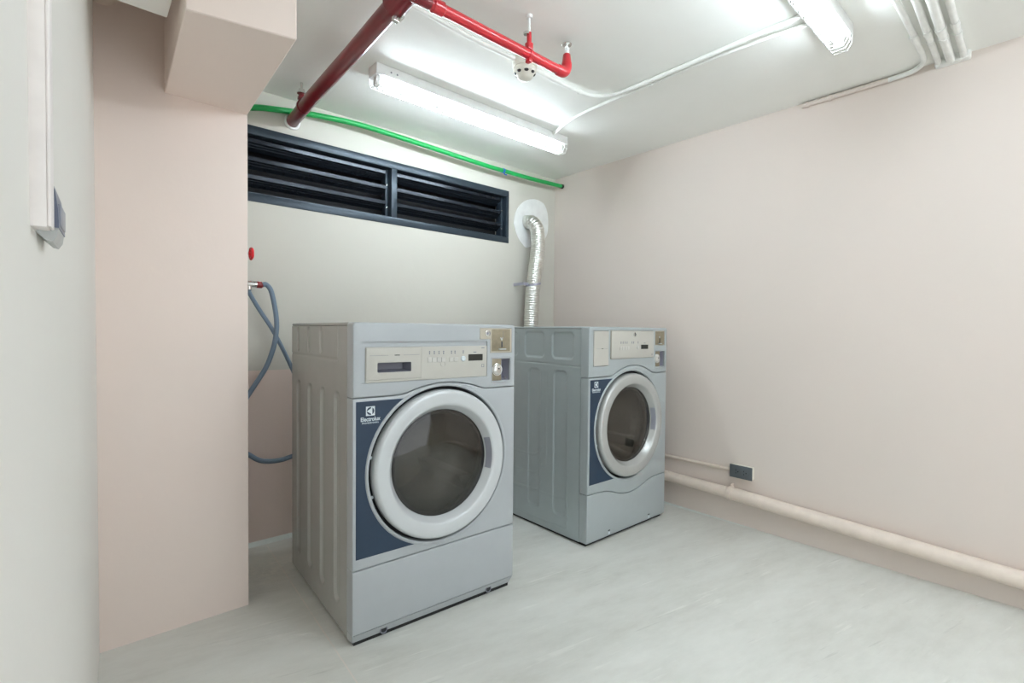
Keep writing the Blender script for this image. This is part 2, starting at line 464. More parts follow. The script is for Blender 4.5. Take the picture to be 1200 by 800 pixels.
lamp(-1.815, -.578, -2.056, 'caged tube lamp cut by the top edge, nearer the right wall conduits')

# two unseen lamps added behind the viewpoint to raise the room's brightness
lamp(-1.80, -.57, -3.42, 'added caged tube lamp behind the viewpoint, first of the rear pair')
lamp(-1.80, -.57, -3.86, 'added caged tube lamp behind the viewpoint, nearest the added doorway')

# ------------------------------------------------------------------ ceiling pipes
S = thing('sprinkler_pipe', 'dark red fire pipe running from the back wall with a bright red branch', 'pipe', (-1.95, 0, 2.14))
def rel(pts, o): return [tuple(a - b for a, b in zip(q, o)) for q in pts]
O = (-1.95, 0, 2.14)
bm = new(); tube(bm, rel([(-1.944, .03, 2.134), (-1.97, -.4, 2.130), (-1.985, -.8, 2.125), (-2.007, -1.22, 2.118)], O), .0295, 28)
obj('main_pipe', bm, 'dred', S)
bm = new(); lathe(bm, [(.030, .012), (.038, .010), (.040, 0), (.040, -.005)], rel([(-1.944, 0, 2.134)], O)[0], '-y', 32); obj('wall_sleeve', bm, 'white', S)
tee = new()
tube(tee, rel([(-2.005, -1.195, 2.118), (-2.006, -1.20, 2.118), (-2.006, -1.215, 2.118), (-2.007, -1.222, 2.118), (-2.012, -1.40, 2.116), (-2.0125, -1.41, 2.116)], O), [.034, .040, .040, .0365, .0365, .034], 28)
tube(tee, rel([(-2.01, -1.31, 2.10), (-1.945, -1.31, 2.10), (-1.94, -1.31, 2.10)], O), [.021, .021, .0178], 24)
obj('tee_fitting', tee, 'dred', S)
bm = new(); tube(bm, rel([(-2.012, -1.40, 2.116), (-2.03, -1.9, 2.11), (-2.06, -2.9, 2.10), (-2.09, YF + .0, 2.09)], O), .031, 28); obj('main_pipe', bm, 'dred', S)
bm = new(); box(bm, -2.018 - O[0], -1.998 - O[0], -1.218, -1.202, 2.06 - O[2], 2.08 - O[2], .003); lathe(bm, [(0, .01), (.006, .01), (.006, -.014), (0, -.014)], (-1.985 - O[0], -1.21, 2.082 - O[2]), '-y', 6)
obj('bolt', bm, 'chrome', S)
bm = new(); tube(bm, rel([(-1.95, -1.31, 2.10), (-1.34, -1.31, 2.10)], O), .0175, 22); obj('branch_pipe', bm, 'red', S)
bm = new(); tube(bm, rel([(-1.935, -1.31, 2.1), (-1.93, -1.31, 2.1), (-1.895, -1.31, 2.1), (-1.89, -1.31, 2.1)], O), [.0175, .022, .022, .0175], 22); obj('coupling', bm, 'red', S)
bm = new()
el = [(-1.365, -1.31, 2.1), (-1.36, -1.31, 2.1)] + [(-1.338 + .03 * math.sin(a), -1.31, 2.13 - .03 * math.cos(a)) for a in [PI / 2 * k / 8 for k in range(9)]] + [(-1.308, -1.31, 2.14), (-1.308, -1.31, 2.143), (-1.308, -1.31, 2.175), (-1.308, -1.31, 2.178)]
tube(bm, rel(el, O), [.0175, .0205] + [.0205] * 9 + [.0205, .019, .0145, .012], 22); obj('elbow', bm, 'red', S)
hd = new(); tube(hd, rel([(-1.308, -1.31, 2.176), (-1.308, -1.31, 2.19)], O), .010, 14)
tube(hd, rel([(-1.300, -1.31, 2.188), (-1.297, -1.31, 2.20), (-1.308, -1.31, 2.212)], O), .003, 8); tube(hd, rel([(-1.316, -1.31, 2.188), (-1.319, -1.31, 2.20), (-1.308, -1.31, 2.212)], O), .003, 8)
tube(hd, rel([(-1.308, -1.31, 2.19), (-1.308, -1.31, 2.21)], O), .003, 8)
sp = obj('sprinkler_head', hd, 'white', S)
bm = new(); lathe(bm, [(0, .001), (.019, .001), (.020, -.002), (.018, -.004), (0, -.004)], rel([(-1.308, -1.31, 2.217)], O)[0], 'z', 28); obj('deflector', bm, 'chrome', sp)
def hanger(x, y, zc, rp, mname, zt=2.18):
    bm = new()
    tube(bm, [(x - O[0] + 0, y, zc + (rp + .002) * 1.0 - O[2]), (x - O[0], y, zt - O[2])], .009, 10)
    box(bm, x - .012 - O[0], x + .012 - O[0], y - .011, y + .011, zc + rp - O[2], zc + rp + .025 - O[2], .003)
    box(bm, x - .009 - O[0], x + .009 - O[0], y - .012, y + .012, zc - rp - .012 - O[2], zc - rp + .002 - O[2], .003)
    return bm
bm = hanger(-1.514, -1.31, 2.10, .0175, 'red')
tube(bm, rel([(-1.520, -1.31, 2.1), (-1.508, -1.31, 2.1)], O), .0205, 22)
hg = obj('pipe_hanger', bm, 'red', S)
bm = new(); tube(bm, rel([(-1.514, -1.31, 2.175), (-1.514, -1.31, 2.24)], O), .0048, 10); tube(bm, rel([(-1.514, -1.31, 2.232), (-1.514, -1.31, 2.244)], O), .012, 10); obj('hanger_rod', bm, 'white', hg)
bm = new(); tube(bm, rel([(-1.527, -1.31, 2.168), (-1.527, -1.31, 2.176)], O), .012, 6); obj('nut', bm, 'chrome', hg)
bm = new(); tube(bm, rel([(-1.965, -.22, 2.155), (-1.970, -.22, 2.20)], O), .010, 12); box(bm, -.036, -.004, -.234, -.206, .024, .040, .003)
tube(bm, rel([(-1.960, -.212, 2.134), (-1.961, -.228, 2.134)], O), .0335, 28)
hg = obj('pipe_hanger', bm, 'dred', S)
bm = new(); tube(bm, rel([(-1.970, -.22, 2.20), (-1.970, -.22, 2.244)], O), .006, 10); tube(bm, rel([(-1.970, -.22, 2.192), (-1.970, -.22, 2.197), (-1.970, -.22, 2.198), (-1.970, -.22, 2.212)], O), [.021, .021, .014, .014], 12); obj('nut', bm, 'chrome', hg)

G = thing('water_pipe', 'bright green plastic pipe bowed along the top of the back wall', 'pipe', (-1.1, -.04, 2.18)); O = (-1.1, -.04, 2.18)
bm = new(); tube(bm, rel(spline([(-2.28, -.075, 2.080), (-2.127, -.055, 2.134), (-2.039, -.040, 2.157), (-1.94, -.0205, 2.180), (-1.817, -.040, 2.189), (-1.618, -.065, 2.193), (-1.419, -.075, 2.187), (-1.196, -.08, 2.179), (-.81, -.08, 2.167), (-.591, -.08, 2.165), (-.309, -.08, 2.166), (0, -.08, 2.175)], 10), O), .0145, 18)
obj('pipe_run', bm, 'green', G)
bm = new(); tube(bm, rel([(-.600, -.08, 2.165), (-.585, -.08, 2.165)], O), .0165, 18); tube(bm, rel([(-.594, -.085, 2.152), (-.584, -.09, 2.138), (-.570, -.09, 2.140)], O), .004, 8); obj('cable_tie', bm, 'blue', G)
bm = new(); tube(bm, rel([(-.020, -.08, 2.1745), (.0, -.08, 2.175)], O), .0165, 18); obj('end_collar', bm, 'gap', G)

bm = new()
lathe(bm, [(.033, .0), (.045, .0), (.045, -.15), (.033, -.15)], (-2.712, -.71, 2.163), '-y', 40, closed=True)
tag(obj('pipe_stub', bm, 'pinkpvc'), 'short pink painted pipe stub at the top left corner of the pillar', 'pipe')

# smoke detector
SM = thing('smoke_detector', 'round off white smoke detector hanging from the ceiling conduit', 'smoke detector', (-1.322, -1.08, H))
bm = new(); lathe(bm, [(0, 0), (.053, 0), (.054, -.004), (.054, -.034), (.051, -.039), (.0, -.039)], (0, 0, 0), 'z', 40); obj('base', bm, 'detector', SM)
bm = new(); lathe(bm, [(0, -.036), (.046, -.036), (.050, -.044), (.048, -.058), (.036, -.068), (.032, -.078), (.024, -.085), (0, -.088)], (0, 0, 0), 'z', 40); dm = obj('sensor_dome', bm, 'detector', SM)
for k in range(8):
    a = 2 * PI * k / 8 + .2; bm = new()
    bmesh.ops.create_uvsphere(bm, u_segments=12, v_segments=8, radius=1, matrix=Matrix.Translation((.042 * math.cos(a), .042 * math.sin(a), -.0625)) @ Matrix.Rotation(a, 4, 'Z') @ Matrix.Rotation(.72, 4, 'Y') @ Matrix.Diagonal((.003, .010, .0065, 1)))
    obj('vent_hole', bm, 'gap', dm)

# white conduits on the ceiling
def run(name, label, pts, r, m='pvc', group=None, n=8, clips=(), raw=False):
    bm = new(); P = pts if raw else spline(pts, n)
    O = Vector(pts[0]); tube(bm, [Vector(q) - O for q in P], r, 12)
    o = obj(name, bm, m, None, 40, O); tag(o, label, 'conduit', group)
    for c in clips:
        a, b = Vector(c[0]), Vector(c[1]); d = (b - a).normalized() * c[2]
        bm = new(); tube(bm, [a - d - O, a + d - O], r + .0022, 12); obj('saddle_clip', bm, m, o)
    return o
zc = H - .0125
run('electrical_conduit', 'white ceiling conduit behind the bright red branch, left of the smoke detector',
    [(-2.28, -1.09, zc), (-1.9, -1.085, zc), (-1.6, -1.068, zc), (-1.45, -1.070, zc), (-1.377, -1.073, zc)], .0095)
run('electrical_conduit', 'white ceiling conduit from the smoke detector bending towards the right lamp',
    [(-1.267, -1.070, zc), (-1.20, -1.066, zc), (-1.12, -1.063, zc), (-.98, -1.066, zc), (-.89, -1.078, zc), (-.835, -1.112, zc), (-.806, -1.17, zc), (-.796, -1.26, zc), (-.793, -1.45, zc), (-.793, -1.75, zc), (-.79, -2.013, zc)], .0095,
    clips=[((-.793, -1.33, zc), (-.793, -1.4, zc), .012), ((-.95, -1.067, zc), (-.9, -1.07, zc), .008)])
run('electrical_conduit', 'white ceiling conduit curving from the far lamp alongside the other conduit',
    [(-.683, -.638, zc), (-.686, -.655, zc), (-.70, -.69, zc), (-.735, -.80, zc), (-.758, -.92, zc), (-.765, -1.05, zc), (-.765, -1.3, zc), (-.763, -1.6, zc), (-.74, -1.85, zc), (-.715, -2.013, zc)], .0085,
    clips=[((-.765, -1.34, zc), (-.765, -1.4, zc), .010), ((-.683, -.640, zc), (-.685, -.655, zc), .006)])
bm = new(); P = spline([(-1.18, -2.237, H - .0145), (-.64, -2.237, H - .0145), (-.4, -2.236, H - .0145), (-.16, -2.232, H - .0145), (-.09, -2.226, H - .0150), (-.045, -2.205, H - .0155), (-.018, -2.165, H - .016), (-.012, -2.10, H - .017), (-.012, -2.09, H - .017)], 10)
O = Vector((-.6, -2.237, H - .0145)); tube(bm, [q - O for q in P], .0105, 14)
C3 = obj('electrical_conduit', bm, 'pvc', None, 40, O); tag(C3, 'white conduit bending off the ceiling down onto the right wall top', 'conduit', 'conduits across the ceiling at the right wall')
bm = new(); tube(bm, [Vector(q) - O for q in ((-.012, -2.09, H - .017), (-.012, -1.735, H - .017))], .0107, 14); obj('painted_run', bm, 'right', C3)
for a in ((-.012, -1.86, H - .017), (-.012, -1.76, H - .017)):
    bm = new(); tube(bm, [Vector(a) - O + Vector((0, d, 0)) for d in (-.006, .006)], .0135, 12); obj('saddle_clip', bm, 'right', C3)
bm = new(); tube(bm, [Vector((-.30, -2.2345, H - .0145)) - O + Vector((d, 0, 0)) for d in (-.05, .0)], .0135, 14); obj('coupling', bm, 'pvc', C3)
for y0, y1, r, lab in ((-2.283, -2.266, .012, 'second'), (-2.322, -2.305, .0155, 'third'), (-2.362, -2.345, .012, 'fourth')):
    O = Vector((-.6, y0, H - r - .003)); bm = new()
    tube(bm, [(-.9, y0 - y0 - .004, 0), (.0, 0, 0), (.57, y1 - y0, 0)], r, 14)
    o = obj('electrical_conduit', bm, 'pvc', None, 40, O)
    tag(o, 'straight white ceiling conduit, %s from the window side, ending at the right wall' % lab, 'conduit', 'conduits across the ceiling at the right wall')
    bm = new(); tube(bm, [(.25, (y1 - y0) * .45, 0), (.285, (y1 - y0) * .5, 0)], r + .0022, 14); obj('coupling', bm, 'pvc', o)
    bm = new(); tube(bm, [(.34, (y1 - y0) * .6, 0), (.35, (y1 - y0) * .62, 0)], r + .0022, 14); obj('saddle_clip', bm, 'pvc', o)

# ------------------------------------------------------------------ right wall pipes and outlet
Dp = thing('drain_pipe', 'thick pinkish drain pipe sloping low along the right wall', 'pipe', (-.05, -1.4, .18)); O = (-.05, -1.4, .18)
bm = new(); tube(bm, rel([(-.042, -.03, .206), (-.0425, -1.44, .1795)], O), .0305, 28); obj('pipe_run', bm, 'pinkpvc', Dp)
bm = new(); tube(bm, rel([(-.0375, -1.43, .178), (-.0375, -3.2, .098), (-.042, YF + .0, .045)], O), .035, 28); obj('pipe_run', bm, 'pinkpvc', Dp)
bm = new(); tube(bm, rel([(-.042, -1.405, .179), (-.042, -1.41, .179), (-.042, -1.425, .1785), (-.042, -1.43, .178)], O), [.032, .037, .037, .036], 28); box(bm, .016, .0475, -.024, -.014, -.044, .046, .002)
obj('coupling', bm, 'pinkpvc', Dp)
bm = new(); tube(bm, [(0, .43, 0), (0, -.005, .0)], .0095, 14)
o = obj('electrical_conduit', bm, 'pinkpvc', None, 40, (-.0097, -1.41, .303)); tag(o, 'thin beige conduit on the right wall leading to the dark socket', 'conduit')
K = thing('wall_socket', 'dark grey double power socket on the right wall above the drain pipe', 'socket', (0, -1.472, .306), -PI / 2)
bm = new(); box(bm, -.060, .060, -.030, 0, -.034, .034, .003); obj('back_box', bm, 'detector', K)
bm = new(); box(bm, -.0615, .0615, -.037, -.030, -.0355, .0355, .002); fp = obj('face_plate', bm, 'socket', K)
for s in (-1, 1):
    bm = new()
    box(bm, s * .022 - .0055, s * .022 - .0025, -.0375, -.036, .004, .012); box(bm, s * .022 - .0055, s * .022 - .0025, -.0375, -.036, -.012, -.004)
    lathe(bm, [(0, .001), (.0032, .001), (.0032, -.001)], (s * .022 + .008, -.0368, 0), '-y', 10)
    obj('socket_hole', bm, 'black', fp)

# ------------------------------------------------------------------ left wall trunking and switch
a = math.atan(.055)
T = thing('cable_trunking', 'white mini trunking running down the left wall to the switch', 'trunking', (lw(-2.005), -2.005, 1.17), -a)
bm = new(); box(bm, -.003, .0105, -.0125, .0125, 0, 1.949 - 1.17, .001); obj('base_channel', bm, 'trunk', T)
bm = new(); box(bm, .0105, .0132, -.0135, .0135, .001, 1.949 - 1.17, .001); obj('snap_cover', bm, 'trunk', T)
T = thing('wall_switch', 'grey bulging switch fitting beside the foot of the white trunking', 'switch', (lw(-1.955), -1.955, 1.162), -a)
bm = new()
prof = [(-.003, .076), (.0030, .075), (.0080, .067), (.0128, .052), (.0152, .032), (.0156, .0145), (-.003, .0145)]
A = [bm.verts.new((x, -.022, z)) for x, z in prof]; B = [bm.verts.new((x, .045, z)) for x, z in prof]
for k in range(len(prof)): bm.faces.new((A[k], A[(k + 1) % len(prof)], B[(k + 1) % len(prof)], B[k]))
bm.faces.new(A); bm.faces.new(B); obj('cover', bm, 'switch', T, 40)
bm = new()
prof = [(-.003, .0145), (.0148, .0145), (.0138, .006), (.0105, .0), (.006, .001), (-.003, .010)]
A = [bm.verts.new((x, -.020, z)) for x, z in prof]; B = [bm.verts.new((x, .043, z)) for x, z in prof]
for k in range(len(prof)): bm.faces.new((A[k], A[(k + 1) % len(prof)], B[(k + 1) % len(prof)], B[k]))
bm.faces.new(A); bm.faces.new(B); obj('base', bm, 'switchbase', T, 40)
bm = new(); box(bm, .0135, .0168, -.016, .036, .018, .040, .001); obj('rocker', bm, 'handle', T)

# ------------------------------------------------------------------ foil duct behind the dryer
P = spline([(-.292, -.0045, 1.872), (-.292, -.02, 1.872), (-.288, -.052, 1.862), (-.279, -.080, 1.832), (-.274, -.094, 1.785), (-.275, -.098, 1.71), (-.285, -.098, 1.60), (-.305, -.098, 1.48), (-.325, -.1, 1.36), (-.333, -.1, 1.22), (-.340, -.1, 1.08), (-.345, -.1, .85), (-.345, -.105, .55), (-.345, -.13, .40), (-.345, -.19, .31), (-.345, -.27, .28), (-.345, -.335, .28)], 40)
# even spacing for the corrugation
L = [0]
for i in range(1, len(P)): L.append(L[-1] + (P[i] - P[i - 1]).length)
N = int(L[-1] / .0036); Q = []; j = 0
for k in range(N + 1):
    s = L[-1] * k / N
    while j < len(L) - 2 and L[j + 1] < s: j += 1
    Q.append(P[j].lerp(P[j + 1], min(1, (s - L[j]) / max(1e-9, L[j + 1] - L[j]))))
DU = thing('foil_duct', 'corrugated silver exhaust duct rising from behind the dryer to the wall', 'duct', (-.3, -.1, 1.4)); O = (-.3, -.1, 1.4)
bm = new(); tube(bm, [tuple(a - b for a, b in zip(q, O)) for q in Q], [.0505 + .0022 * math.sin(k * 2 * PI / 4.6) for k in range(len(Q))], 28, cap=False)
obj('flexible_hose', bm, 'alu', DU, 80)
bm = new(); tube(bm, [tuple(a - b for a, b in zip(q, O)) for q in ((-.3165, -.1, 1.403), (-.3195, -.1, 1.418))], .0555, 28)
box(bm, -.12, -.06, -.004, .002, -.002, .018, .001); box(bm, -.12, -.114, .0, .105, -.002, .018, .001)
obj('hose_clamp', bm, 'bluesteel', DU)

# ------------------------------------------------------------------ tap, valve and hoses
TP = thing('water_tap', 'chrome tap with a brown nut on the back wall beside the pillar', 'tap', (-2.17, -.1, 1.286))
bm = new(); tube(bm, [(-.05, .12, .0), (-.05, .0, 0), (-.05, -.002, 0)], .012, 16); tube(bm, [(-.075, 0, 0), (.0, 0, 0), (.004, 0, 0), (.032, 0, -.002)], [.014, .014, .0155, .0155], 18)
tube(bm, [(-.03, 0, 0), (-.03, 0, .02)], .010, 12); tube(bm, [(0, 0, 0), (0, 0, -.028)], .011, 14)
lathe(bm, [(.012, -.118 + .018), (.028, -.118 + .016), (.030, -.1), (.012, -.1)], (-.05, 0, 0), '-y', 24, closed=True)
obj('tap_body', bm, 'chrome', TP)
bm = new(); tube(bm, [(.030, 0, -.002), (.032, 0, -.002), (.054, 0, -.002), (.058, 0, -.001)], [.013, .016, .016, .012], 12); obj('hose_nut', bm, 'nut', TP)
VV = thing('gate_valve', 'red handwheel valve above the chrome tap beside the pillar', 'valve', (-2.16, -.1, 1.428))
bm = new(); tube(bm, [(-.055, 0, 0), (-.008, 0, 0)], .0045, 12); tube(bm, [(-.09, 0, 0), (-.05, 0, 0)], .012, 14); tube(bm, [(-.085, .13, 0), (-.085, -.02, 0)], .014, 16); obj('valve_body', bm, 'chrome', VV)
bm = new(); ringp = [(0, .024 * math.cos(2 * PI * k / 40) * (1 + .06 * math.cos(5 * 2 * PI * k / 40)), .024 * math.sin(2 * PI * k / 40) * (1 + .06 * math.cos(5 * 2 * PI * k / 40))) for k in range(41)]
tube(bm, ringp, .0065, 10, cap=False); tube(bm, [(0, -.022, 0), (0, .022, 0)], .005, 8); tube(bm, [(0, 0, -.022), (0, 0, .022)], .005, 8); tube(bm, [(-.012, 0, 0), (.006, 0, 0)], .008, 10); obj('handwheel', bm, 'valve', VV)
O = Vector((-2.11, -.1, 1.285))
bm = new(); tube(bm, [q - O for q in spline([(-2.1108, -.100, 1.285), (-2.095, -.1, 1.287), (-2.075, -.1, 1.262), (-2.060, -.1, 1.20), (-2.049, -.1, 1.12), (-2.050, -.1, 1.06), (-2.064, -.1, .98), (-2.096, -.1, .891), (-2.135, -.1, .825), (-2.185, -.1, .745), (-2.232, -.1, .66), (-2.250, -.1, .585), (-2.228, -.1, .52), (-2.172, -.1, .478), (-2.130, -.1, .446), (-2.085, -.1, .432), (-2.03, -.1, .430), (-1.985, -.1, .438), (-1.94, -.12, .455), (-1.91, -.18, .47), (-1.90, -.26, .47), (-1.90, -.30, .47)], 10)], .0115, 14)
tag(obj('inlet_hose', bm, 'hose', None, 40, O), 'blue grey hose looping from the tap down past the pillar edge', 'hose', 'water hoses beside the washer')
O = Vector((-2.17, -.085, 1.26))
bm = new(); tube(bm, [q - O for q in spline([(-2.17, -.100, 1.2575), (-2.168, -.096, 1.245), (-2.150, -.085, 1.216), (-2.113, -.075, 1.156), (-2.068, -.074, 1.085), (-2.020, -.076, .99), (-1.978, -.08, .895), (-1.94, -.085, .80), (-1.91, -.10, .72), (-1.87, -.16, .655), (-1.84, -.24, .64), (-1.84, -.30, .64)], 10)], .010, 14)
tag(obj('inlet_hose', bm, 'hose', None, 40, O), 'straighter blue grey hose crossing behind, running diagonally behind the washer', 'hose', 'water hoses beside the washer')

# ------------------------------------------------------------------ laundry machines
WD, DP, HT = .687, .75, 1.10
DCX, DCZ = .3435, .578
def arch(u0, u1, z0, sag, n=24):
    h = (u1 - u0) / 2; R = (h * h + sag * sag) / (2 * sag); c = (u0 + u1) / 2
    return [(c + h * (2 * k / n - 1), z0 + sag - R + math.sqrt(R * R - (h * (2 * k / n - 1)) ** 2)) for k in range(n + 1)]
def smooth(P, it=2):
    for _ in range(it):
        Q = [P[0]]
        for i in range(1, len(P) - 1): Q.append(((P[i - 1][0] + 2 * P[i][0] + P[i + 1][0]) / 4, (P[i - 1][1] + 2 * P[i][1] + P[i + 1][1]) / 4))
        P = Q + [P[-1]]
    return P

def slot_mark(m, parent, name, x0, x1, z0, z1, y=-.0006, th=.0012, bev=0.0):
    bm = new(); box(bm, x0, x1, y - th, y + th, z0, z1, bev, 1); return obj(name, bm, m, parent)

def machine(loc, rz, label, cat, washer):
    name = 'washing_machine' if washer else 'tumble_dryer'
    t = thing(name, label, cat, loc, rz)
    B, SD, RG = ('body', 'side', 'ring') if washer else ('body2', 'side2', 'ring2')
    g = .0012
    SE = .052                                         # depth of the front cap around the corner
    # --- side sheets with their pressings
    if washer:
        TZ = .966; TY = .15
        def press(y, z):
            d = 0
            for cy in (.165, .327, .488, .650):
                s = sd_rr(y, z, cy - .004, .475, .030, .378, .030); d -= .0095 * (1 - sstep(-.005, .0, s))
            for cy in (.355, .513, .665):
                s = sd_rr(y, z, cy - .012, 1.033, .020, .05, .020); d -= .006 * (1 - sstep(-.006, .0, s))
            e = abs(z - TZ) if y > TY else 9
            if y > TY - .01: e = min(e, abs(y - TY) if z > TZ else 9)
            d -= .003 * (1 - sstep(.0008, .004, e))
            return d
    else:
        def press(y, z):
            d = 0; zs = .898 + (y - .057) * .016
            for cy in (.181, .397, .613):
                s = sd_rr(y, z, cy, 1.003, .080, .072, .028); d -= .0055 * (1 - sstep(-.006, 0, s))
            for cy in (.196, .394, .60):
                s = sd_rr(y, z, cy, .49, .050, .382, .030); fade = 1
                d -= .0050 * (1 - sstep(-.007, .0, s)) * fade
            for zz in (.39, .29, .19):
                s = sd_rr(y, z, .52, zz + .25, .20, .25, .10); d += .0016 * (1 - sstep(0, .006, abs(s))) if z < zz + .06 and y > .30 else 0
            s = sd_rr(y, z, .345, .125, .205, .075, .012); d += .0018 * (1 - sstep(0, .005, abs(s)))
            d += .0016 * (1 - sstep(0, .004, abs(y - .295))) * sstep(.30, .36, z) * (1 - sstep(.86, .88, z))
            d -= .003 * (1 - sstep(.0008, .004, abs(z - zs)))
            return d
    ys = frange(SE + .0028, DP, .0032); zs = frange(.014, HT - .012, .0050)
    for x, s in ((0.0, -1), (WD, 1)):
        bm = new(); hfield(bm, ys, zs, x - s * .002, press, s)
        # returned edges give the sheet its thickness
        ext = [e for e in bm.edges if e.is_boundary]
        r = bmesh.ops.extrude_edge_only(bm, edges=ext); vs = [v for v in r['geom'] if isinstance(v, bmesh.types.BMVert)]
        bmesh.ops.translate(bm, verts=vs, vec=(-s * .010, 0, 0))
        obj('side_panel', bm, SD, t, 60)
    bm = new(); box(bm, .002, WD - .002, SE + g, DP, HT - .012, HT, .005, 3); obj('top_panel', bm, SD if washer else B, t)
    bm = new(); box(bm, .010, WD - .010, DP - .012, DP - .002, .016, HT - .013); obj('back_panel', bm, SD, t)
    bm = new(); box(bm, .012, WD - .012, .02, DP - .012, .0, .018); obj('dark_gap_block', bm, 'black', t)  # black block put in for the dark gap under the machine
    bm = new(); box(bm, .006, WD - .006, DP - .03, DP - .013, .014, HT - .014); box(bm, .012, WD - .012, SE, DP - .02, .018, .03); 
    obj('inner_frame', bm, 'gap', t)
    # --- upper fascia
    if washer:
        seam = smooth([(.0, .845)] + [(.08, .845), (.15, .845)] + arch(.182, .532, .845, .034) + [(.57, .845), (.62, .845), (WD, .845)], 1)
    else:
        seam = smooth([(.0, .845), (.08, .845), (.16, .846)] + arch(.19, .545, .847, .048) + [(.58, .845), (.62, .845), (WD, .845)], 1)
    r = .010
    out = [(x, z + g) for x, z in seam] + [(WD + r * (math.cos(a) - 1), HT + r * (math.sin(a) - 1)) for a in (0, PI / 8, PI / 4, 3 * PI / 8, PI / 2)] + [(r - r * math.sin(a), HT + r * (math.cos(a) - 1)) for a in (0, PI / 8, PI / 4, 3 * PI / 8, PI / 2)]
    if washer: holes = [rrect(.024, .546, .8935, 1.035, .006), rrect(.565, .666, .865, .967, .004), [(.509, 1.0405), (.560, 1.0405), (.560, .9855), (.670, .9855), (.670, 1.0865), (.509, 1.0865)]]
    else: holes = [rrect(.031, .150, .901, 1.082, .003), rrect(.165, .547, .9345, 1.083, .003), rrect(.566, .668, .872, .972, .003), rrect(.566, .663, 1.0, 1.084, .003)]
    bm = new(); plate(bm, out, 0, SE, .006, holes, hole_depth=.006, hole_back=False)
    obj('top_fascia', bm, B, t, 30)
    bm = new(); box(bm, .012, WD - .012, .0475, SE - .002, .90, HT - .012)
    obj('fascia_back', bm, B, t)
    # --- door panel with its round opening
    R0 = .2885
    if washer: low = [(0, .2615), (WD, .2665)]
    else: low = smooth([(0, .262), (.08, .261), (.15, .258), (.164, .257), (.20, .240), (.24, .222), (.288, .2105), (.345, .2065), (.40, .2095), (.45, .222), (.50, .242), (.539, .255), (.57, .257), (.62, .257), (WD, .257)], 2)
    out = [(x, z + g) for x, z in low] + [(x, z - g) for x, z in reversed(seam)]
    bm = new(); plate(bm, out, 0, SE, .006, [circ(DCX, DCZ, R0, 96)], hole_depth=.03)
    lathe(bm, [(R0, .0), (R0 + .001, .0025), (R0 + .005, .004), (R0 + .009, .0032), (R0 + .012, .0)], (DCX, 0, DCZ), '-y', 96)
    obj('front_panel', bm, B, t, 30)
    bm = new(); lathe(bm, [(R0 + .004, 0), (R0 + .004, -.02), (.203, -.02), (.203, 0), (.24, .006)], (DCX, .028, DCZ), '-y', 96); obj('door_recess', bm, 'gap', t)
    # --- kick panel
    if washer:
        out = [(0, .044), (WD, .046)] + [(x, z - g) for x, z in reversed(low)]
        bm = new(); plate(bm, out, 0, SE, .006); obj('kick_panel', bm, B, t, 30)
        bm = new(); pr = [(.001, .0455), (.017, .011), (SE, .011), (SE, .0455)]
        A = [bm.verts.new((.0 + (.004 if i == 1 else 0), y, z)) for i, (y, z) in enumerate(pr)]; Bv = [bm.verts.new((WD - (.012 if i in (1, 2) else 0), y, z + .001)) for i, (y, z) in enumerate(pr)]
        for k in range(4): bm.faces.new((A[k], A[(k + 1) % 4], Bv[(k + 1) % 4], Bv[k]))
        bm.faces.new(A); bm.faces.new(Bv); bmesh.ops.bevel(bm, geom=list(bm.edges), offset=.003, segments=2, affect='EDGES')
        tk = obj('toe_kick', bm, B, t)
        for u in (.116, .567):
            bm = new(); lathe(bm, [(.010, .0), (.012, .003), (.014, .0)], (u, .009, .0235), '-y', 20, ); obj('screw_recess', bm, 'handle', tk)
            bm = new(); lathe(bm, [(0, .001), (.010, .001)], (u, .010, .0235), '-y', 20); obj('screw', bm, 'gap', tk)
    else:
        out = [(0, .018), (WD, .018)] + [(x, z - g) for x, z in reversed(low)]
        bm = new(); plate(bm, out, 0, SE, .006); kp = obj('kick_panel', bm, B, t, 30)
        for u in (.173, .528):
            slot_mark('gap', kp, 'screw', u - .007, u + .007, .045, .049); slot_mark('logo', kp, 'clip', u - .006, u + .006, .027, .040, -.001, .002, .001)
    # --- navy badge with emblem
    zt, zb = (.833, .3005) if washer else (.834, .310)
    Rb = R0 + .0125
    a0 = 180 - math.degrees(math.asin((zt - DCZ) / Rb)); a1 = 180 + math.degrees(math.asin((DCZ - zb) / Rb))
    out = [(.011, zb), (.011, zt)] + circ(DCX, DCZ, Rb, 40, a0, a1)
    bm = new(); plate(bm, out, -.0006, .002); bd = obj('badge_panel', bm, 'navy', t)
    ex, ez, es = (.061, .7995, .0315) if washer else (.057, .810, .029)
    bm = new(); plate(bm, rrect(ex - es / 2, ex + es / 2, ez - es / 2, ez + es / 2), -.0010, -.0004); obj('emblem', bm, 'logo', bd)
    bm = new(); lathe(bm, [(0, .0013), (es * .42, .0013), (es * .42, .0008)], (ex, 0, ez), '-y', 32); ed = obj('emblem_disc', bm, 'navy', bd)
    bm = new(); plate(bm, [(ex - es * .42, ez), (ex + es * .07, ez - es * .30), (ex + es * .07, ez + es * .30)], -.0016, -.0012)
    plate(bm, [(ex + es * .07, ez - es * .42), (ex + es * .20, ez - es * .42), (ex + es * .20, ez + es * .42), (ex + es * .07, ez + es * .42)], -.0016, -.0012); obj('emblem_mark', bm, 'logo', bd)
    text('Electrolux', .0195 if washer else .0185, 'logo', bd, (ex, -.0010, ez - .0335 if washer else ez - .031), 'brand_lettering', 1.0, .0003, .86)
    text('PROFESSIONAL', .0074, 'logo', bd, (ex, -.0010, ez - .0425 if washer else ez - .0395), 'small_lettering', 1.35, .0003, .92)
    # --- door
    bm = new()
